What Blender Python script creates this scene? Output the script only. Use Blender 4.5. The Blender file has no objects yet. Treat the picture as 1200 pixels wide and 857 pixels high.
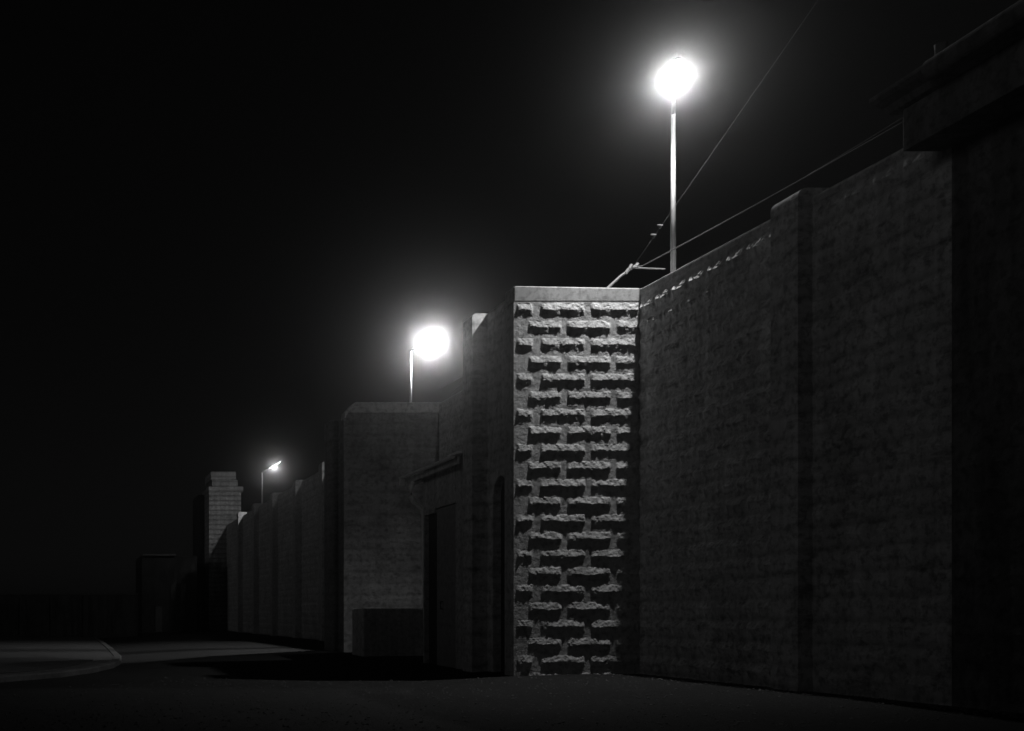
import bpy, math
import numpy as np
from mathutils import Vector, Matrix

SC = bpy.context.scene
COL = SC.collection
H = 1.38                 # camera height
Z = Vector((0, 0, 1))

# ------------------------------------------------------------------ materials
def new_mat(name):
    m = bpy.data.materials.new(name); m.use_nodes = True
    nt = m.node_tree; nt.nodes.clear()
    out = nt.nodes.new('ShaderNodeOutputMaterial')
    b = nt.nodes.new('ShaderNodeBsdfPrincipled')
    nt.links.new(b.outputs[0], out.inputs[0])
    return m, nt, b

def concrete(name, lo, hi, streak=0.35, bump=0.5, rough=0.92, scale=1.0, pits=True, grain=60.0, courses=0.0):
    """weathered concrete: blotches, vertical water streaks, fine grain, pits (all in grey)"""
    m, nt, b = new_mat(name)
    N = nt.nodes.new; L = nt.links.new
    tc = N('ShaderNodeTexCoord')
    n1 = N('ShaderNodeTexNoise'); n1.inputs['Scale'].default_value = 0.9*scale; n1.inputs['Detail'].default_value = 8; n1.inputs['Roughness'].default_value = 0.65
    L(tc.outputs['Object'], n1.inputs['Vector'])
    mp = N('ShaderNodeMapping'); mp.inputs['Scale'].default_value = (3.2, 3.2, 0.22)
    L(tc.outputs['Object'], mp.inputs['Vector'])
    n2 = N('ShaderNodeTexNoise'); n2.inputs['Scale'].default_value = 1.3*scale; n2.inputs['Detail'].default_value = 6; n2.inputs['Roughness'].default_value = 0.6
    L(mp.outputs[0], n2.inputs['Vector'])
    n3 = N('ShaderNodeTexNoise'); n3.inputs['Scale'].default_value = 7*scale; n3.inputs['Detail'].default_value = 6; n3.inputs['Roughness'].default_value = 0.7
    L(tc.outputs['Object'], n3.inputs['Vector'])
    r1 = N('ShaderNodeMapRange'); r1.inputs[1].default_value = 0.36; r1.inputs[2].default_value = 0.64
    L(n1.outputs['Fac'], r1.inputs[0])
    r2 = N('ShaderNodeMapRange'); r2.inputs[1].default_value = 0.40; r2.inputs[2].default_value = 0.60
    r2.inputs[3].default_value = 1.0 - streak; r2.inputs[4].default_value = 1.0
    L(n2.outputs['Fac'], r2.inputs[0])
    r3 = N('ShaderNodeMapRange'); r3.inputs[1].default_value = 0.38; r3.inputs[2].default_value = 0.52
    r3.inputs[3].default_value = 0.55; r3.inputs[4].default_value = 1.0
    L(n3.outputs['Fac'], r3.inputs[0])
    mx = N('ShaderNodeMapRange'); mx.inputs[3].default_value = lo; mx.inputs[4].default_value = hi
    L(r1.outputs[0], mx.inputs[0])
    m1 = N('ShaderNodeMath'); m1.operation = 'MULTIPLY'; L(mx.outputs[0], m1.inputs[0]); L(r2.outputs[0], m1.inputs[1])
    m2 = N('ShaderNodeMath'); m2.operation = 'MULTIPLY'; L(m1.outputs[0], m2.inputs[0]); L(r3.outputs[0], m2.inputs[1])
    res = m2.outputs[0]
    if courses:                                   # shade of the course relief painted into the colour, plus dark blotches
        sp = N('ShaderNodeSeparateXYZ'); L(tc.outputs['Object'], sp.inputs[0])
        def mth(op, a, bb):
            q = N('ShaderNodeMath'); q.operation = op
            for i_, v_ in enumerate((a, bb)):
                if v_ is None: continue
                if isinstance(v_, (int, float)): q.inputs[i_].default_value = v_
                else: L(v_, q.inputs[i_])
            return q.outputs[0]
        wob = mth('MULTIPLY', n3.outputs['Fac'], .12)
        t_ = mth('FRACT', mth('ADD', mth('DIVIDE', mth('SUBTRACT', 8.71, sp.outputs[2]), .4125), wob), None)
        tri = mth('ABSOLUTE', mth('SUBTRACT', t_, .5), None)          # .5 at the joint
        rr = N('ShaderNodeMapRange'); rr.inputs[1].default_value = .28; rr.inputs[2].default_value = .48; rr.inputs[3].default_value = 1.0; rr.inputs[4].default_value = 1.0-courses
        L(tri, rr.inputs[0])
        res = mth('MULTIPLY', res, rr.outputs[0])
        n5 = N('ShaderNodeTexNoise'); n5.inputs['Scale'].default_value = 2.2; n5.inputs['Detail'].default_value = 5; n5.inputs['Roughness'].default_value = .75
        mp5 = N('ShaderNodeMapping'); mp5.inputs['Scale'].default_value = (.8, .8, 2.2); L(tc.outputs['Object'], mp5.inputs['Vector']); L(mp5.outputs[0], n5.inputs['Vector'])
        r5 = N('ShaderNodeMapRange'); r5.inputs[1].default_value = .34; r5.inputs[2].default_value = .47; r5.inputs[3].default_value = .55; r5.inputs[4].default_value = 1.0
        L(n5.outputs['Fac'], r5.inputs[0])
        res = mth('MULTIPLY', res, r5.outputs[0])
    L(res, b.inputs['Base Color'])
    b.inputs['Roughness'].default_value = rough
    g = N('ShaderNodeTexNoise'); g.inputs['Scale'].default_value = grain; g.inputs['Detail'].default_value = 5; g.inputs['Roughness'].default_value = 0.75
    L(tc.outputs['Object'], g.inputs['Vector'])
    bp = N('ShaderNodeBump'); bp.inputs['Strength'].default_value = bump; bp.inputs['Distance'].default_value = 0.012
    L(g.outputs['Fac'], bp.inputs['Height'])
    last = bp
    if pits:
        v = N('ShaderNodeTexNoise'); v.inputs['Scale'].default_value = 9; v.inputs['Detail'].default_value = 4
        L(tc.outputs['Object'], v.inputs['Vector'])
        b2 = N('ShaderNodeBump'); b2.inputs['Strength'].default_value = bump*0.8; b2.inputs['Distance'].default_value = 0.03
        L(v.outputs['Fac'], b2.inputs['Height']); L(bp.outputs[0], b2.inputs['Normal']); last = b2
    L(last.outputs[0], b.inputs['Normal'])
    return m

def plain(name, c, rough=0.6, metal=0.0, var=0.15):
    m, nt, b = new_mat(name)
    N = nt.nodes.new; L = nt.links.new
    tc = N('ShaderNodeTexCoord'); n = N('ShaderNodeTexNoise'); n.inputs['Scale'].default_value = 6; n.inputs['Detail'].default_value = 5
    L(tc.outputs['Object'], n.inputs['Vector'])
    r = N('ShaderNodeMapRange'); r.inputs[1].default_value = .35; r.inputs[2].default_value = .65
    r.inputs[3].default_value = c*(1-var); r.inputs[4].default_value = c*(1+var)
    L(n.outputs['Fac'], r.inputs[0]); L(r.outputs[0], b.inputs['Base Color'])
    b.inputs['Roughness'].default_value = rough; b.inputs['Metallic'].default_value = metal
    bp = N('ShaderNodeBump'); bp.inputs['Strength'].default_value = .2; bp.inputs['Distance'].default_value = .005
    L(n.outputs['Fac'], bp.inputs['Height']); L(bp.outputs[0], b.inputs['Normal'])
    return m

def emit(name, v):
    m, nt, b = new_mat(name)
    b.inputs['Base Color'].default_value = (.8, .8, .8, 1)
    b.inputs['Emission Color'].default_value = (1, 1, 1, 1)
    b.inputs['Emission Strength'].default_value = v
    return m

M_STONE = concrete('cast_stone', .46, .60, streak=.10, bump=.7, grain=32)
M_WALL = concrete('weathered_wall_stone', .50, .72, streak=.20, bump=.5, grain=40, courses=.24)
M_B2 = concrete('dimmed_block', .17, .27, streak=.2, bump=.4, grain=40, courses=.2)  # far bastion stone darkened in colour, stands in for weaker lamp light
M_SMOOTH = concrete('smooth_coping_concrete', .42, .55, streak=.15, bump=.25, pits=False)
M_DARKW = concrete('dark_concrete', .13, .22, streak=.4, bump=.5)  # guardhouse tone also stands in for light fading along the wall
M_BLACKW = concrete('near_black_wall', .012, .03, streak=.4, bump=.5)  # near-black tone of the flat-roofed building
M_TRIM = concrete('guardhouse_trim', .16, .24, streak=.3, bump=.3)
M_PLASTER = concrete('plaster', .48, .62, streak=.3, bump=.3)
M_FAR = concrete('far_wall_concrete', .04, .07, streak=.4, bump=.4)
M_TOWER = concrete('tower_stone', .34, .55, streak=.3, bump=.5, courses=.5)
M_KERB = concrete('kerb_concrete', .05, .09, streak=.1, bump=.4)
M_PAVE = concrete('paving', .035, .055, streak=.1, bump=.5, grain=30)
M_SOIL = concrete('soil', .014, .03, streak=.1, bump=1.0, grain=12)
M_DOOR = plain('old_door_paint', .26)
M_DARKDOOR = plain('dark_door', .03)
M_POLE = plain('galvanised_steel', .15, rough=.5, metal=.2)
M_HOUSE = plain('luminaire_housing', .25, rough=.5, metal=.3)
M_WIRE = plain('wire_metal', .13, rough=.6)
M_THIN = plain('dull_wire', .05, rough=.8)
M_ROOF = plain('roof_sheet', .16, rough=.7)
M_PIPE = plain('downpipe_paint', .85, rough=.3, var=.05)
M_VOID = plain('dark_recess', .015)

def asphalt():
    m, nt, b = new_mat('asphalt')
    N = nt.nodes.new; L = nt.links.new
    tc = N('ShaderNodeTexCoord')
    a = N('ShaderNodeTexNoise'); a.inputs['Scale'].default_value = .35; a.inputs['Detail'].default_value = 7
    c = N('ShaderNodeTexNoise'); c.inputs['Scale'].default_value = 7; c.inputs['Detail'].default_value = 9; c.inputs['Roughness'].default_value = .85
    L(tc.outputs['Object'], a.inputs['Vector']); L(tc.outputs['Object'], c.inputs['Vector'])
    r = N('ShaderNodeMapRange'); r.inputs[1].default_value = .35; r.inputs[2].default_value = .65; r.inputs[3].default_value = .7; r.inputs[4].default_value = 1.2
    L(a.outputs['Fac'], r.inputs[0])
    r2 = N('ShaderNodeMapRange'); r2.inputs[1].default_value = .42; r2.inputs[2].default_value = .60; r2.inputs[3].default_value = .001; r2.inputs[4].default_value = .020
    L(c.outputs['Fac'], r2.inputs[0])
    mu = N('ShaderNodeMath'); mu.operation = 'MULTIPLY'; L(r.outputs[0], mu.inputs[0]); L(r2.outputs[0], mu.inputs[1])
    L(mu.outputs[0], b.inputs['Base Color']); b.inputs['Roughness'].default_value = .95
    b.inputs['Specular IOR Level'].default_value = .3
    bp = N('ShaderNodeBump'); bp.inputs['Strength'].default_value = 1.0; bp.inputs['Distance'].default_value = .06
    L(c.outputs['Fac'], bp.inputs['Height']); L(bp.outputs[0], b.inputs['Normal'])
    return m
M_ASPH = asphalt()

# ------------------------------------------------------------------ mesh helpers
class MB:
    def __init__(s): s.v = []; s.f = []; s.smooth = False
    def add(s, vs, fs):
        b = len(s.v); s.v += [tuple(x) for x in vs]; s.f += [tuple(i+b for i in f) for f in fs]; return s
    def box(s, x0, x1, y0, y1, z0, z1):
        vs = [(x, y, z) for z in (z0, z1) for y in (y0, y1) for x in (x0, x1)]
        return s.add(vs, [(0,2,3,1), (4,5,7,6), (0,1,5,4), (2,6,7,3), (0,4,6,2), (1,3,7,5)])
    def prism(s, prof, a, b, axis):
        """closed profile extruded along 'x' (profile = y,z) , 'y' (profile = x,z) or 'z' (profile = x,y)"""
        n = len(prof); vs = []
        for t in (a, b):
            for p, q in prof:
                vs.append({'x': (t, p, q), 'y': (p, t, q), 'z': (p, q, t)}[axis])
        fs = [(i, (i+1) % n, n+(i+1) % n, n+i) for i in range(n)] + [tuple(range(n))[::-1], tuple(range(n, 2*n))]
        return s.add(vs, fs)
    def tube(s, pts, r, n=8):
        pts = [Vector(p) for p in pts]; rs = r if isinstance(r, (list, tuple)) else [r]*len(pts)
        rings = []; up = None
        for i, p in enumerate(pts):
            d = (pts[min(i+1, len(pts)-1)] - pts[max(i-1, 0)]).normalized()
            if up is None: up = Vector((0, 0, 1)) if abs(d.z) < .9 else Vector((1, 0, 0))
            a = d.cross(up).normalized(); c = d.cross(a).normalized()
            rings.append([p + (a*math.cos(2*math.pi*k/n) + c*math.sin(2*math.pi*k/n))*rs[i] for k in range(n)])
        vs = [v for ring in rings for v in ring]; fs = []
        for i in range(len(pts)-1):
            for k in range(n):
                fs.append((i*n+k, i*n+(k+1) % n, (i+1)*n+(k+1) % n, (i+1)*n+k))
        fs += [tuple(range(n))[::-1], tuple(range((len(pts)-1)*n, len(pts)*n))]
        return s.add(vs, fs)
    def build(s, name, mat, parent=None, bevel=0, smooth=False):
        me = bpy.data.meshes.new(name); me.from_pydata(s.v, [], s.f); me.validate(); me.update()
        me.materials.append(mat)
        import bmesh
        bm = bmesh.new(); bm.from_mesh(me)
        bmesh.ops.recalc_face_normals(bm, faces=bm.faces)
        bm.to_mesh(me); bm.free()
        if smooth:
            me.polygons.foreach_set('use_smooth', [True]*len(me.polygons))
        o = bpy.data.objects.new(name, me); COL.objects.link(o)
        if parent: o.parent = parent; o.matrix_parent_inverse = Matrix.Translation(-parent.location)
        if bevel:
            md = o.modifiers.new('bevel', 'BEVEL'); md.width = bevel; md.segments = 2; md.limit_method = 'ANGLE'
        return o

def thing(name, label, cat, loc=(0, 0, 0), group=None):
    o = bpy.data.objects.new(name, None); COL.objects.link(o); o.location = loc
    o['label'] = label; o['category'] = cat
    if group: o['group'] = group
    return o
def tag(o, label, cat, group=None):
    o['label'] = label; o['category'] = cat
    if group: o['group'] = group
    return o
def struct(o):
    o['kind'] = 'structure'; return o

rng = np.random.default_rng(7)
TAB = rng.random((257, 257)); TAB[256] = TAB[0]; TAB[:, 256] = TAB[:, 0]
def vnoise(x, y):
    xi = np.floor(x).astype(int); yi = np.floor(y).astype(int)
    fx = x - xi; fy = y - yi; fx = fx*fx*(3-2*fx); fy = fy*fy*(3-2*fy)
    xi %= 256; yi %= 256
    return (TAB[xi, yi]*(1-fx)*(1-fy) + TAB[xi+1, yi]*fx*(1-fy) + TAB[xi, yi+1]*(1-fx)*fy + TAB[xi+1, yi+1]*fx*fy)
def fbm(x, y, o=4):
    t = 0; a = 1; s = 0
    for k in range(o):
        t = t + a*vnoise(x*2**k + 17.3*k, y*2**k + 5.1*k); s += a; a *= .55
    return t/s - .5
def sstep(a, b, x):
    t = np.clip((x-a)/(b-a), 0, 1); return t*t*(3-2*t)

RH = 0.4125
def rock(u, z, ztop, blocks, p, amp, vary=0.0, warp=.045):
    """height of rock-faced cast blocks; blocks = (list for even rows, list for odd rows) or (length, joint)"""
    wu = fbm(u*5+3, z*5+9, 3); wz = fbm(u*4.5+40, z*4.5+21, 3)
    u = u + warp*wu; z = z + warp*.75*wz
    d = (ztop - z)/RH
    row = np.floor(d).astype(int); t = d - row
    s = np.full(u.shape, -1.0); dist = np.zeros(u.shape); bid = np.zeros(u.shape)
    if isinstance(blocks[0], (list, tuple)):
        for par in (0, 1):
            for bi, (a, b) in enumerate(blocks[par]):
                m = (row % 2 == par) & (u >= a) & (u <= b)
                s[m] = (u[m]-a); dist[m] = np.minimum(u[m]-a, b-u[m]); bid[m] = bi
    else:
        Lb, jt = blocks
        uu = u + (row % 2)*Lb*.5
        q = uu/Lb; k = np.floor(q); s = (q-k)*Lb
        dist = np.minimum(s, Lb-s) - jt/2; bid = k
        s = np.where(dist > 0, s, -1)
    e = sstep(0, .075, dist)
    jit = vnoise(bid*3.7+.5, row*2.3+.5)
    off = bid*vary*13.1 + row*vary*7.7
    ss = np.maximum(s, 0)
    n_low = fbm(ss*5+3+off, t*1.7+11+off, 3)
    n_hi = fbm(ss*22+off, t*8.5+31+off, 4)
    tp = .42 + .14*n_low + .05*(jit-.5)
    rise = np.clip((t-.05)/(tp-.05), 0, 1); rise = rise**.85
    fall = np.clip((t-tp)/(.93-tp), 0, 1)
    fsh = np.clip(fall*1.35, 0, 1)
    f = rise*(1-fsh**.8)
    n_mid = fbm(ss*10+off, t*3.6+57+off, 3)
    mask = sstep(.02, .10, t)*(1-sstep(.86, .97, t))*(1-.6*sstep(.0, .3, fall))
    h = e*(f*p*(1+.4*(jit-.5)) + mask*amp*(.8*n_hi + 1.0*n_low + 1.2*n_mid))
    h = np.where(row < 0, 0, h)
    return np.maximum(h, -.3 if p == 1 else -.012)

def panel(mb_name, O, U, N, W, z0, z1, hf, mat, parent, res, extra=None):
    """relief sheet standing on a solid body (extra = MB with that body)"""
    nu = max(2, int(W/res)); 
    zt = (lambda u: z1) if not callable(z1) else z1
    nv = max(2, int((zt(0)-z0)/res))
    u = np.linspace(0, W, nu+1); k = np.linspace(0, 1, nv+1)
    uu, kk = np.meshgrid(u, k, indexing='ij')
    top = np.array([zt(x) for x in u])[:, None]
    zz = z0 + (top - z0)*kk
    h = hf(uu, zz)
    edge = np.minimum(uu, W-uu); h = h*sstep(0, .03, edge)
    P = np.zeros((nu+1, nv+1, 3))
    for i in range(3):
        P[..., i] = O[i] + uu*U[i] + h*N[i]
    P[..., 2] = zz
    V = P.reshape(-1, 3)
    i, j = np.meshgrid(np.arange(nu), np.arange(nv), indexing='ij')
    a = (i*(nv+1)+j).ravel(); b = a+(nv+1)
    F = np.stack([a, b, b+1, a+1], 1)
    me = bpy.data.meshes.new(mb_name)
    nx, fx = len(V), len(F)
    ev = np.array(extra.v, float).reshape(-1, 3) if extra else np.zeros((0, 3))
    ef = [tuple(q+nx for q in f) for f in extra.f] if extra else []
    me.from_pydata(np.vstack([V, ev]).tolist(), [], F.tolist() + ef)
    n = Vector(U).cross(Z)
    if n.dot(Vector(N)) < 0:
        me.flip_normals()
    me.update(); me.materials.append(mat)
    o = bpy.data.objects.new(mb_name, me); COL.objects.link(o)
    if parent: o.parent = parent; o.matrix_parent_inverse = Matrix.Translation(-parent.location)
    return o

def round_prof(x0, x1, z0, z1, r, n=5, left=True, right=True):
    """x,z rectangle with rounded top corners"""
    pts = [(x0, z0)]
    if left: pts += [(x0+r-r*math.cos(a), z1-r+r*math.sin(a)) for a in [math.pi/2*k/n for k in range(n+1)]]
    else: pts += [(x0, z1)]
    if right: pts += [(x1-r+r*math.sin(a), z1-r+r*math.cos(a)) for a in [math.pi/2*k/n for k in range(n+1)]]
    else: pts += [(x1, z1)]
    return pts + [(x1, z0)]

# ------------------------------------------------------------------ ground
def gz(x, y):
    near = np.interp(x, [-60, 2, 3, 6, 8.5, 9.5, 10.4, 12], [-.23, -.23, -.22, -.24, -.19, -.12, -.05, 0])
    far = np.interp(x, [-60, 2, 5, 9.5, 12], [-.23, -.23, -.075, .03, .04])
    w = np.clip((y-27)/9, 0, 1)
    return near*(1-w) + far*w
xs = np.concatenate([np.linspace(-60, -6, 28), np.linspace(-5.8, 15, 84), np.linspace(16, 60, 23)])
ys = np.concatenate([np.linspace(-30, 9, 20), np.linspace(10, 60, 126), np.linspace(61, 130, 36)])
mb = MB()
gv = [(x, y, float(gz(x, y) + .012*fbm(np.array(x*.6), np.array(y*.6), 3))) for x in xs for y in ys]
gf = [(i*len(ys)+j, (i+1)*len(ys)+j, (i+1)*len(ys)+j+1, i*len(ys)+j+1) for i in range(len(xs)-1) for j in range(len(ys)-1)]
mb.add(gv, gf)
struct(mb.build('road', M_ASPH, smooth=True))

# raised verge with kerb on the left of the road
kp = [(-40, 8), (-18, 15.5), (-8, 20.2), (-4.2, 22.4), (-1.7, 24.4), (-.3, 26.3), (.64, 28.6), (1.25, 31.0), (1.6, 33.5), (1.8, 37), (1.85, 46), (1.8, 58), (1.6, 69.5)]
def offs(P, d):
    out = []
    for i, p in enumerate(P):
        a = Vector(P[max(i-1, 0)]); b = Vector(P[min(i+1, len(P)-1)]); t = (b-a).normalized()
        out.append((p[0] - t.y*d, p[1] + t.x*d))
    return out
inner = offs(kp, .28)
n = len(kp)
kb = MB()
sec = []
for (a, b) in zip(kp, inner):
    zt = -.08
    mid = (a[0]+(b[0]-a[0])*.15, a[1]+(b[1]-a[1])*.15)
    sec.append([(a[0], a[1], -.4), (a[0], a[1], zt-.03), (mid[0], mid[1], zt), (b[0], b[1], zt), (b[0], b[1], -.4)])
kv = [p for s_ in sec for p in s_]
kf = [(i*5+k, (i+1)*5+k, (i+1)*5+k+1, i*5+k+1) for i in range(n-1) for k in range(4)] + [(0, 1, 2, 3, 4), tuple((n-1)*5+k for k in (4, 3, 2, 1, 0))]
kb.add(kv, kf)
struct(kb.build('kerb', M_KERB))
vb = MB()
poly = inner + [(-40, 69.5)]
vb.prism(poly, -.35, -.10, 'z')
struct(vb.build('pavement', M_PAVE))
sb = MB()
band = offs(kp, .9)[1:9]; band2 = [(-1.0, 36.0), (-4, 33.5), (-12, 31.5), (-25, 29)]
sb.prism(band + band2, -.34, -.08, 'z')
sbo = sb.build('soil_strip', M_SOIL); struct(sbo)

gr = MB(); r2 = np.random.default_rng(3)
for k in range(6500):
    y = 13.5 + 13*r2.random()**1.3; x = -2 + 15.2*r2.random()
    if x > 10.2 and y > 23.8: continue
    if x < 1.8 and y > 23 + .9*x: continue
    if r2.random() < .35: x = 13.25 - abs(r2.normal())*.35; y = 13.5 + 10.3*r2.random()
    r_ = .008 + .022*r2.random()**3; z = float(gz(x, y)) + r_*.3
    a = r2.random()*6.28; q = .6+.6*r2.random()
    vs = [(x+r_*math.cos(a+i*1.571)*(1 if i % 2 else q), y+r_*math.sin(a+i*1.571)*(1 if i % 2 else q), z) for i in range(4)] + [(x+r_*.2, y, z+r_*.75), (x, y, z-r_)]
    gr.add(vs, [(0,1,4), (1,2,4), (2,3,4), (3,0,4), (1,0,5), (2,1,5), (3,2,5), (0,3,5)])
gro = gr.build('gravel', plain('grit', .09, rough=.9, var=.5)); gro['kind'] = 'stuff'

# ------------------------------------------------------------------ near perimeter wall (right)
XW = 13.32; XB = 14.9
def ztr(Y): return 9.04 - .020*(24 - Y)
w1 = thing('perimeter_wall', 'tall rough stone block wall on the right with one shallow pilaster, below the tallest lamp', 'wall', (XW, 20, 0))
body = MB()
body.add([(XW+.004, 15.5, -.5), (XB, 15.5, -.5), (XB, 24, -.5), (XW+.004, 24, -.5),
          (XW+.004, 15.5, ztr(15.5)-.17), (XB, 15.5, ztr(15.5)-.17), (XB, 24, ztr(24)-.17), (XW+.004, 24, ztr(24)-.17)],
         [(0,3,2,1), (4,5,6,7), (0,1,5,4), (1,2,6,5), (2,3,7,6), (3,0,4,7)])
panel('stonework', (XW, 24, 0), (0, -1, 0), (-1, 0, 0), 8.5, -.3, lambda u: ztr(24-u)-.17,
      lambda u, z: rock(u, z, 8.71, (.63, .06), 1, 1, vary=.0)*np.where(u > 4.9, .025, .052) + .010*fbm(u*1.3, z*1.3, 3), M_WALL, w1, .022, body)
def coping(x0, x1, y0, y1, f, parent, th=.17, r=.075, mat=M_SMOOTH, left=True, right=False):
    mb = MB(); nseg = 1
    pa = round_prof(x0, x1, f(y0)-th+.001, f(y0), r, left=left, right=right)
    pb = round_prof(x0, x1, f(y1)-th+.001, f(y1), r, left=left, right=right)
    k = len(pa); vs = [(p[0], y0, p[1]) for p in pa] + [(p[0], y1, p[1]) for p in pb]
    mb.add(vs, [(i, (i+1) % k, k+(i+1) % k, k+i) for i in range(k)] + [tuple(range(k))[::-1], tuple(range(k, 2*k))])
    return mb.build('coping', mat, parent)
coping(XW-.006, XB, 15.52, 23.98, ztr, w1)
pb = MB(); pb.prism(round_prof(XW-.27, XW+.3, -.5, 9.06, .16, right=False), 18.4, 19.12, 'y')
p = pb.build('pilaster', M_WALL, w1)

def pilaster(x0, x1, y0, y1, zt, parent, r=.14, mat=None, z0=-.5):
    pb = MB(); pb.prism(round_prof(x0, x1, z0, zt, r, right=False), y0, y1, 'y')
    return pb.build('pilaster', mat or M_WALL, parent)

# ------------------------------------------------------------------ near bastion with the rock-faced side
X0 = 10.36
b1 = thing('bastion', 'projecting wall block whose camera side of rock-faced courses is brightly lit', 'wall', (X0, 24, 0))
body = MB(); body.box(X0+.005, XB, 24.004, 24.52, -.5, 8.70)
A = [(.05, .47), (.62, 1.69), (1.79, 2.96)]
B = [(.33, 1.14), (1.24, 2.29), (2.38, 2.96)]
panel('stonework', (X0, 24, 0), (1, 0, 0), (0, -1, 0), 2.96, -.3, 8.72,
      lambda u, z: rock(u, z, 8.71, (A, B), .027, .020, vary=.035), M_STONE, b1, .0125, body)
cb = MB(); cb.add([], [])
prof_l = [(X0-.002, 8.721), (X0-.002, 9.06), (X0+.04, 9.10), (XW+.1, 9.045), (XB-.01, 9.03), (XB-.01, 8.721)]
cb.prism(prof_l, 23.999, 24.50, 'y'); cb.build('coping', M_SMOOTH, b1, bevel=.03)
sw = MB()                                        # side wall behind the corner pier with an arched doorway
XS = 10.52
ya, yb, zt = 24.52, 26.5, 8.98
arc = [(24.72, -.5)] + [(25.16-.44*math.cos(a), 4.25+.55*math.sin(a)) for a in [math.pi*k/10 for k in range(11)]] + [(25.60, -.5)]
outer = [(yb, -.5), (yb, zt), (ya, zt), (ya, -.5)]
sw.prism(arc + outer, XS, XS+.35, 'x')
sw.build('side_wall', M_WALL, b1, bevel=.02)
MB().box(XS+.36, XB-.02, 24.53, 26.49, -.5, 8.97).build('core', M_VOID, b1)
coping(XS-.01, XB, 24.53, 26.48, lambda y: 9.02, b1, th=.035, r=.03)
pilaster(10.13, XS+.1, 25.9, 26.52, 9.01, b1, r=.10)
dl = MB(); dl.box(XS+.2, XS+.26, 24.74, 25.58, -.2, 4.7); dl.build('door', M_DARKDOOR, b1, bevel=.01)

# ------------------------------------------------------------------ wall between the bastions
w2 = thing('perimeter_wall', 'short stretch of tall wall between the two projecting blocks, above the lean-to shed', 'wall', (XW, 30, 0))
body = MB().box(XW+.004, XB, 26.53, 37.1, -.5, 8.92)
panel('stonework', (XW, 37.1, 0), (0, -1, 0), (-1, 0, 0), 10.57, -.3, 8.92,
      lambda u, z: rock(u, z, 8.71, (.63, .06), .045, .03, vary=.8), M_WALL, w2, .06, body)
coping(XW-.006, XB, 26.55, 37.08, lambda y: 9.08, w2)

# ------------------------------------------------------------------ far bastion
XF = 9.86
b2 = thing('bastion', 'projecting wall block in the middle distance with plain face darkened in colour, under the second lamp', 'wall', (XF, 37.1, 0))
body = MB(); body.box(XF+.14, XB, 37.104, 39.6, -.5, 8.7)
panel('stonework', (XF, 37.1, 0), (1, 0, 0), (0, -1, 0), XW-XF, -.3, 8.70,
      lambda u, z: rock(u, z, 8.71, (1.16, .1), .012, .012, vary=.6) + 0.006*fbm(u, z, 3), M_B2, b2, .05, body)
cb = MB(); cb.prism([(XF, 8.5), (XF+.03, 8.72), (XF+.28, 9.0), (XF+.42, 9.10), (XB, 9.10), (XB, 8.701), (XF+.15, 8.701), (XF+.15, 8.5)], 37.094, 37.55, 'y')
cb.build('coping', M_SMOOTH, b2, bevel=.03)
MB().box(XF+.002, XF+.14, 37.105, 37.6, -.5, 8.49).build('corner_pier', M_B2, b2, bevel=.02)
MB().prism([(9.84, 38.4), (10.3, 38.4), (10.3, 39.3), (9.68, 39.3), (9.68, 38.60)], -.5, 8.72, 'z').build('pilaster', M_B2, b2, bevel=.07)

# ------------------------------------------------------------------ far perimeter wall with pilasters
w3 = thing('perimeter_wall', 'long far stretch of wall with pilasters running to the watch tower', 'wall', (XW, 60, 0))
body = MB().box(XW+.004, XB, 39.62, 87.9, -.5, 8.98)
panel('stonework', (XW, 87.9, 0), (0, -1, 0), (-1, 0, 0), 48.28, -.3, 8.98,
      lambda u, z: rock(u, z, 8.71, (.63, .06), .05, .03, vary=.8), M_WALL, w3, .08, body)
coping(XW-.006, XB, 39.64, 87.88, lambda y: 9.14, w3)
for y0, zt in ((46.5, 9.24), (52.9, 9.30), (59.2, 9.20), (66.0, 9.28), (72.7, 9.33), (79.5, 9.38)):
    pilaster(12.93, XW+.3, y0, y0+.75, zt, w3, r=.12, mat=M_SMOOTH)

# ------------------------------------------------------------------ watch tower at the far end
YT = 88.0
def fx(px, Y): return (px-84)/1200*Y
def fz(py, Y): return H + (721-py)/1200*Y
tw = thing('watch_tower', 'square masonry tower with stepped top at the far end of the wall', 'tower', (13, YT, 0))
xa, xb = fx(245, YT), fx(282.5, YT)
body = MB().box(xa+.003, xb, YT+.004, YT+4, -.5, fz(577, YT))
panel('shaft', (xa, YT, 0), (1, 0, 0), (0, -1, 0), xb-xa, -.3, fz(577, YT),
      lambda u, z: rock(u, z, 12.2, (.9, .08), .045, .05, vary=.9), M_TOWER, tw, .05, body)
MB().box(xa-.05, xb+.18, YT-.15, YT+4.15, fz(577, YT)+.002, fz(570.5, YT)).build('collar', M_TOWER, tw, bevel=.04)
MB().box(fx(248.5, YT), fx(279, YT), YT+.1, YT+3.7, fz(570.5, YT)+.002, fz(562.5, YT)).build('parapet', M_TOWER, tw, bevel=.06)
MB().box(fx(247, YT), fx(277, YT), YT, YT+3.8, fz(562.5, YT)+.002, fz(552.5, YT)).build('cap', M_TOWER, tw, bevel=.1)
wg = MB().box(fx(232, 91), xa+.3, 91, 95, -.5, fz(580, 91)); wg.build('stair_wing', M_FAR, tw, bevel=.05)

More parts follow.
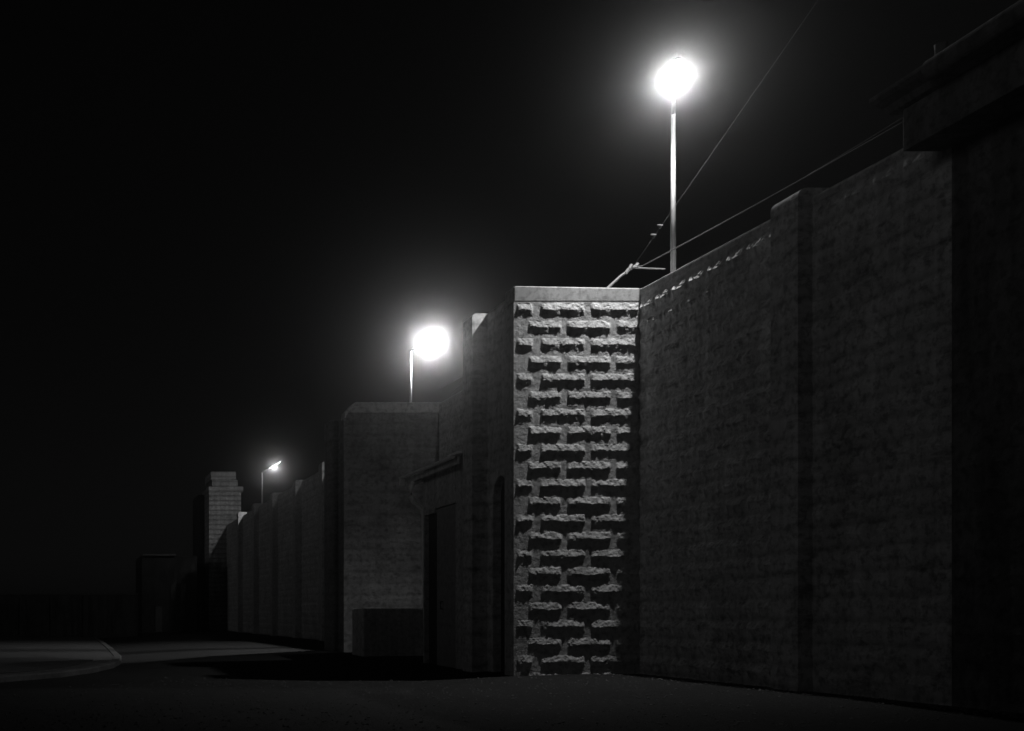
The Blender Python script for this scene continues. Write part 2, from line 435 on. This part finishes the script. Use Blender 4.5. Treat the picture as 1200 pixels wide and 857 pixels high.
# low boundary wall, left background
YL = 71
lw = thing('boundary_wall', 'long low concrete wall across the far left background', 'wall', (-10, YL, 0))
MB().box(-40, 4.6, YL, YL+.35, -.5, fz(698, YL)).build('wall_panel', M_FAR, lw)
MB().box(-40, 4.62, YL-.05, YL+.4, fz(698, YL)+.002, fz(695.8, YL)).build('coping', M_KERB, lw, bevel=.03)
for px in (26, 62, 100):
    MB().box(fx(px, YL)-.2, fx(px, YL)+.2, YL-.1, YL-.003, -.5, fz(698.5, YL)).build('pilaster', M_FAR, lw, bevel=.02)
# dark flat-roofed building beside the tower
bd = thing('building', 'dark flat-roofed building between the low wall and the tower', 'building', (8, 90, 0))
MB().box(fx(166, 86), fx(231, 86), 86, 94, -.5, fz(652, 86)).build('wall', M_BLACKW, bd, bevel=.03)
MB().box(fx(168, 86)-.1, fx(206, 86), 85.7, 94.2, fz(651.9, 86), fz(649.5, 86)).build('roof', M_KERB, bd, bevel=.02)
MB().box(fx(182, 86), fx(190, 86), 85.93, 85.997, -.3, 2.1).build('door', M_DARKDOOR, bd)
for px in (200, 212):
    MB().box(fx(px, 86), fx(px+6, 86), 85.95, 85.997, 2.6, 4.0).build('window', M_VOID, bd)
# ------------------------------------------------------------------ lean-to shed in the niche
sh = thing('shed', 'plastered lean-to shed with thin sheet roof between the two projecting wall blocks', 'shed', (11, 28, 0))
xs_, y0, y1 = 10.3, 26.54, 30.0
zt = 5.42
# front wall with door opening y 27.5..29.08 and a lower dark leaf 29.12..29.95
wall = MB()
def slab(y_0, y_1, z_0, z_1): wall.box(xs_, xs_+.22, y_0, y_1, z_0, z_1)
slab(26.54, 27.48, -.5, zt); slab(27.482, 29.06, 4.40, zt); slab(29.062, 29.92, 4.28, zt); slab(29.922, 30.0, -.5, zt)
wall.box(xs_+.222, XW-.1, 29.8, 30.0, -.5, zt); wall.box(xs_+.222, XW-.1, 26.54, 26.7, -.5, zt)
wall.build('wall', M_PLASTER, sh, bevel=.008)
d = MB().box(xs_+.06, xs_+.12, 27.49, 29.05, -.3, 4.38).build('door', M_DOOR, sh, bevel=.01)
hb = MB().tube([(xs_+.02, 28.5, 1.55), (xs_-.03, 28.5, 1.55), (xs_-.03, 28.5, 1.75), (xs_+.02, 28.5, 1.75)], .02).build('handle', M_DARKDOOR, d)
for zz in (1.1, 2.2, 3.3):
    MB().box(xs_+.045, xs_+.059, 27.52, 29.02, zz, zz+.1).build('rail', M_DOOR, d, bevel=.005)
MB().box(xs_+.13, xs_+.18, 29.07, 29.91, -.3, 4.26).build('door', M_DARKDOOR, sh, bevel=.01)
r = MB(); r.add([(9.98, 26.56, 5.50), (9.98, 30.85, 5.50), (9.98, 26.56, 5.56), (9.98, 30.85, 5.56), (XW-.08, 26.56, 6.1), (XW-.08, 30.85, 6.1), (XW-.08, 26.56, 6.16), (XW-.08, 30.85, 6.16)],
               [(0,1,3,2), (4,6,7,5), (0,2,6,4), (1,5,7,3), (2,3,7,6), (0,4,5,1)])
roof = r.build('roof', M_ROOF, sh, bevel=.01)
MB().box(10.02, 10.07, 26.58, 30.8, 5.30, 5.498).build('fascia', M_PLASTER, roof, bevel=.008)
g = MB(); gp = [(9.90+.06*math.cos(a), 5.50+.06*math.sin(a)) for a in [math.pi+math.pi*k/8 for k in range(9)]]
g.prism(gp + [(9.955, 5.52), (9.845, 5.52)], 26.6, 30.83, 'y'); g.build('gutter', M_PIPE, sh)
MB().box(9.84, 9.96, 30.6, 30.78, 5.24, 5.46).build('rainwater_head', M_PIPE, sh, bevel=.02)
MB().tube([(10.32, 30.12, 5.36), (10.04, 30.12, 5.26), (9.98, 30.12, 5.15), (9.98, 30.12, 4.86), (10.05, 30.12, 4.74), (10.30, 30.12, 4.50), (10.36, 30.12, 4.3), (10.36, 30.12, -.1)], .07, 10).build('downpipe', M_PIPE, sh, smooth=True)
# pale strip standing in for a lit patch on the roof
ob = MB().box(10.05, 10.2, 26.75, 27.4, 5.60, 5.66).build('roof_lit_strip', M_PIPE, bevel=.01)
tag(ob, 'short pale board standing in for the lit patch on the shed roof by the wall', 'board')

# low concrete block in front of the far bastion
lb = MB().box(9.66, 12.4, 34, 35.3, -.5, 1.60).build('concrete_block', M_PLASTER, bevel=.05)
tag(lb, 'low concrete box standing in front of the second wall block beside the shed', 'concrete box')

# unseen building added left of the frame to shade the weak sun
ob_ = thing('building', 'long dark unseen building added beyond the left edge of the frame to shade the walls', 'building', (-33, 20, 0))
MB().box(-40, -27, -25, 62, -.5, 9.5).build('wall', M_DARKW, ob_, bevel=.03)
MB().box(-40, -27.01, -25, 2, 9.81, 13.6).build('upper_blocker', M_DARKW, ob_, bevel=.03)  # taller part added to fade the glow towards the right of the wall
MB().box(-40.3, -26.7, -25.3, 62.3, 9.502, 9.8).build('roof', M_TRIM, ob_, bevel=.03)
for k in range(14):
    yy = -20 + k*5.8
    MB().box(-26.998, -26.95, yy, yy+1.6, 2.2, 4.4).build('window', M_VOID, ob_)

# ------------------------------------------------------------------ guardhouse top right
gh = thing('guardhouse', 'dark guardhouse with overhanging parapet and cornice at the right edge', 'guardhouse', (13.3, 10, 0))
body = MB().box(XW+.004, 17, 3, 15.498, -.5, 8.6)
panel('wall', (XW, 15.497, 0), (0, -1, 0), (-1, 0, 0), 8.5, -.3, 8.6,
      lambda u, z: rock(u, z, 8.71, (.63, .06), .04, .03, vary=.8), M_DARKW, gh, .04, body)
MB().box(12.70, 17.5, 3, 15.65, 8.46, 9.10).build('parapet', M_TRIM, gh, bevel=.015)
cp = [(12.69, 9.102), (12.62, 9.12), (12.54, 9.2), (12.40, 9.26), (12.34, 9.30), (12.34, 9.36), (16, 9.36), (16, 9.102)]
MB().prism(cp, 14.85, 15.85, 'y').build('cornice', M_TRIM, gh, bevel=.008)
cp2 = [(12.60+0*k, 9.102) for k in range(1)] + [(12.42-.12*math.sin(a), 9.27-.15*math.cos(a)) for a in [math.pi*.1+math.pi*.8*k/8 for k in range(9)]] + [(12.6, 9.44), (16, 9.44), (16, 9.102)]
MB().prism(cp2, 3, 14.83, 'y').build('cornice', M_TRIM, gh, bevel=.006)
MB().tube([(12.82, 15.1, 9.3), (12.82, 15.1, 9.72), (12.82, 15.1, 9.80)], [.075, .075, .085], 12).build('vent_pipe', M_TRIM, gh, smooth=True)

# ------------------------------------------------------------------ lamps
M_POLE2 = plain('bright_pole', .6, rough=.5)  # far pole lightened in colour, stands in for lamp light on it
def lamp_post(base, ztop, lamp, length, label, em):
    pm = M_POLE2 if length > 1 else M_POLE
    t = thing('lamp_post', label, 'lamp', base, 'flood lamps on poles along the top of the wall')
    bx, by, bz = base
    MB().tube([(bx, by, bz), (bx, by, ztop)], [.062, .048], 14).build('pole', pm, t, smooth=True)
    MB().box(bx-.14, bx+.14, by-.14, by+.14, bz, bz+.025).build('base_plate', M_POLE, t, bevel=.004)
    dv = Vector(lamp) - Vector((bx, by, ztop)); dh = Vector((dv.x, dv.y, 0)).normalized()
    dd = dv.normalized()
    c = Vector(lamp) + Vector((0, 0, .16))
    ax = (c - Vector((bx, by, ztop))).normalized()
    tip = c - ax*length*.5
    MB().tube([(bx, by, ztop-.02), Vector((bx, by, ztop)) + ax*.15, tip], [.04, .035, .035], 10).build('arm', M_POLE, t, smooth=True)
    sd = ax.cross(Z).normalized(); up = sd.cross(ax).normalized()
    if up.z < 0: up = -up
    hb = MB(); rings = []
    for s_, w, h in ((-.5, .05, .05), (-.42, .09, .08), (-.25, .13, .11), (.2, .15, .12), (.42, .12, .09), (.5, .06, .05)):
        for k in range(9):
            a = math.pi*k/8
            rings.append(c + ax*s_*length + sd*math.cos(a)*w + up*math.sin(a)*h)
    hb.add(rings, [(i*9+k, i*9+(k+1) % 9, (i+1)*9+(k+1) % 9, (i+1)*9+k) for i in range(5) for k in range(9)] + [tuple(range(9)), tuple(range(45, 54))])
    hs = hb.build('lamp_head', M_HOUSE, t, smooth=False)
    lb_ = MB(); rr = []
    for s_, w, h in ((-.40, .02, .0), (-.33, .08, .03), (0, .11, .05), (.33, .08, .03), (.40, .02, .0)):
        for k in range(7):
            a = math.pi*k/6
            rr.append(c - up*.004 + ax*s_*length + sd*math.cos(a)*w - up*math.sin(a)*h)
    lb_.add(rr, [(i*7+k, i*7+(k+1) % 7, (i+1)*7+(k+1) % 7, (i+1)*7+k) for i in range(4) for k in range(7)])
    lb_.build('lens', em, hs)
    return t
def point(name, loc, W, r):
    l = bpy.data.lights.new(name, 'POINT'); l.energy = W; l.shadow_soft_size = r; l.color = (1, 1, 1)
    o = bpy.data.objects.new(name, l); COL.objects.link(o); o.location = loc
    return o
EM = emit('lit_lens', 30); EM3 = emit('lit_lens_far', 6)
L1 = (13.63, 23.12, 13.50); L2 = (15.05, 42.9, 12.78); L3 = (15.15, 76.4, 12.42)
lamps = [((14.17, 24.12, 9.04), 13.20, L1, .62, 'nearest and highest glaring lamp, on a pole above the lit stone block', EM, 470, .09),
         ((14.2, 42.9, 9.14), 12.45, L2, .9, 'glaring middle lamp on a pole rising behind the second wall block', EM, 1050, .15),
         ((14.2, 76.4, 9.14), 12.02, L3, 1.35, 'farthest and dimmest lamp with a bar-shaped head near the tower', EM3, 75, .15)]
LT = []
for base, zt_, lp, ln, lab, em, W, r in lamps:
    t = lamp_post(base, zt_, lp, ln, lab, em); LT.append(t)
    o = point('lamp_bulb', (lp[0], lp[1], lp[2]-.02 if ln < 1 else lp[2]-.1), W, r); o.parent = t; o.matrix_parent_inverse = Matrix.Translation(-t.location)

def spot(t, loc, aim, W, ang, blend, r):
    l = bpy.data.lights.new('lamp_beam', 'SPOT'); l.energy = W; l.spot_size = math.radians(ang); l.spot_blend = blend
    l.shadow_soft_size = r
    o = bpy.data.objects.new('lamp_beam', l); COL.objects.link(o); o.location = loc
    o.rotation_euler = (Vector(aim)-Vector(loc)).to_track_quat('-Z', 'Y').to_euler()
    o.parent = t; o.matrix_parent_inverse = Matrix.Translation(-t.location)
spot(LT[0], L1, (11.0, 25.6, 0), 3400, 104, 1.0, .09)
spot(LT[1], L2, (6.8, 44.0, 0), 8200, 84, .9, .12)
spot(LT[2], (L3[0], L3[1], L3[2]-.1), (13.2, 88, 10), 800, 120, .7, .15)

# ------------------------------------------------------------------ wires
def P(px, py, Y): return Vector((fx(px, Y), Y, fz(py, Y)))
def wire(a, b, r, label, sag=0.0, name='wire', cat='wire', group=None, mat=M_WIRE):
    pts = []
    for k in range(13):
        t = k/12; q = a.lerp(b, t); q.z -= sag*4*t*(1-t); pts.append(q)
    o = MB().tube(pts, r, 6).build(name, mat, smooth=True); tag(o, label, cat, group); return o
node = P(741, 314, 24.3)
def yx(px, X): return X*1200/(px-84)
wa = Vector((13.36, yx(752, 13.36), H+.612*13.36)); wb = Vector((13.36, 15.9, H+.592*13.36))
wire(node, wa, .014, 'short link of cable from the bracket to the wall-top wire')
wire(wa, wb, .012, 'long wire running just above the near wall top to the guardhouse', .03, mat=M_THIN)
wire(Vector((13.37, 18.6, 9.37)), Vector((13.4, 15.9, 9.41)), .006, 'thin second wire above the near wall near the guardhouse', .01, mat=M_THIN)
e = P(868, 131, 22.6)
dirv = (e-node)
wire(node, node + dirv*1.95, .003, 'thin taut stay wire climbing steeply past the pole of the nearest lamp', mat=M_THIN)
# bracket at the block top
br = thing('wire_bracket', 'clamped steel stay and rod on top of the lit block carrying the wires', 'bracket', tuple(P(712, 338, 24.3)))
MB().tube([P(712, 338, 24.3), P(727, 324, 24.3), node + (node-P(727, 324, 24.3))*.5], [.035, .03, .022], 8).build('stay', M_WIRE, br)
MB().tube([node, P(779, 315.5, 24.3)], .016, 8).build('rod', M_WIRE, br)
mbk = MB()
for q in (P(735, 318, 24.28), P(739, 313, 24.28), P(746, 311.5, 24.28)):
    mbk.tube([q+Vector((-.03, 0, -.05)), q+Vector((.03, 0, .05))], .04, 8)
mbk.build('clamp', M_WIRE, br)
for (px, py, nm) in ((768.5, 270, 'lower small insulator clipped on the steep stay wire'), (776.5, 258.5, 'upper small insulator clipped on the steep stay wire')):
    tt = (px-741)/(868-741); q = node + dirv*tt
    o = MB().tube([q-dirv.normalized()*.06, q+dirv.normalized()*.02, q+Vector((-.09, 0, .03))], [.03, .035, .02], 8).build('insulator', M_THIN)
    tag(o, nm, 'insulator', 'insulators on the stay wire')
wire(Vector((13.5, 37.6, H+.616*13.5)), Vector((13.5, 26.6, H+.602*13.5)), .012, 'wire above the wall between the two projecting blocks', .05)
wire(Vector((13.6, 37.5, 9.12)), Vector((13.5, 34.5, H+.612*13.5)), .016, 'short slanting stay on the top corner of the second block')

# ------------------------------------------------------------------ haze
hz = MB().box(-75, 70, -45, 145, -1.6, 14.6).build('haze', M_VOID)
hm = bpy.data.materials.new('night_haze'); hm.use_nodes = True; nt = hm.node_tree; nt.nodes.clear()
out = nt.nodes.new('ShaderNodeOutputMaterial'); pv = nt.nodes.new('ShaderNodeVolumePrincipled')
pv.inputs['Color'].default_value = (.95, .95, .95, 1); pv.inputs['Density'].default_value = .0038
pv.inputs['Anisotropy'].default_value = .988
nt.links.new(pv.outputs[0], out.inputs['Volume'])
hz.data.materials.clear(); hz.data.materials.append(hm); hz['kind'] = 'stuff'

# ------------------------------------------------------------------ sky and faint night glow
w = bpy.data.worlds.new('World'); SC.world = w; w.use_nodes = True
nt = w.node_tree; nt.nodes.clear()
out = nt.nodes.new('ShaderNodeOutputWorld'); bg = nt.nodes.new('ShaderNodeBackground')
sky = nt.nodes.new('ShaderNodeTexSky'); sky.sky_type = 'NISHITA'; sky.sun_disc = False
SE, SR = math.radians(13), math.radians(246)
sky.sun_elevation = SE; sky.sun_rotation = SR
bw = nt.nodes.new('ShaderNodeRGBToBW')
nt.links.new(sky.outputs[0], bw.inputs[0]); nt.links.new(bw.outputs[0], bg.inputs['Color'])
bg.inputs['Strength'].default_value = .0008
nt.links.new(bg.outputs[0], out.inputs[0])
sl = bpy.data.lights.new('sun', 'SUN'); sl.energy = .07; sl.angle = math.radians(25); sl.color = (1, 1, 1)
so = bpy.data.objects.new('sun', sl); COL.objects.link(so)
az = SR                                            # sun_rotation turns clockwise from +Y
d = Vector((math.sin(az)*math.cos(SE), math.cos(az)*math.cos(SE), math.sin(SE)))
so.rotation_euler = (-d).to_track_quat('-Z', 'Y').to_euler()
so.location = (-20, -20, 12)

# ------------------------------------------------------------------ camera, render
cd = bpy.data.cameras.new('camera'); cam = bpy.data.objects.new('camera', cd); COL.objects.link(cam)
cam.location = (0, 0, H); cam.rotation_euler = (math.pi/2, 0, 0)
cd.sensor_width = 36; cd.lens = 36; cd.shift_x = .43; cd.shift_y = .2437
cd.clip_start = .1; cd.clip_end = 1000
SC.camera = cam
SC.render.engine = 'CYCLES'
SC.view_settings.view_transform = 'Standard'; SC.view_settings.look = 'None'
SC.view_settings.exposure = 0; SC.view_settings.gamma = 1
c = SC.cycles
c.use_denoising = True
try: c.denoiser = 'OPENIMAGEDENOISE'
except Exception: pass
c.max_bounces = 6; c.diffuse_bounces = 4; c.volume_bounces = 0
c.sample_clamp_indirect = 2
c.volume_step_rate = 1
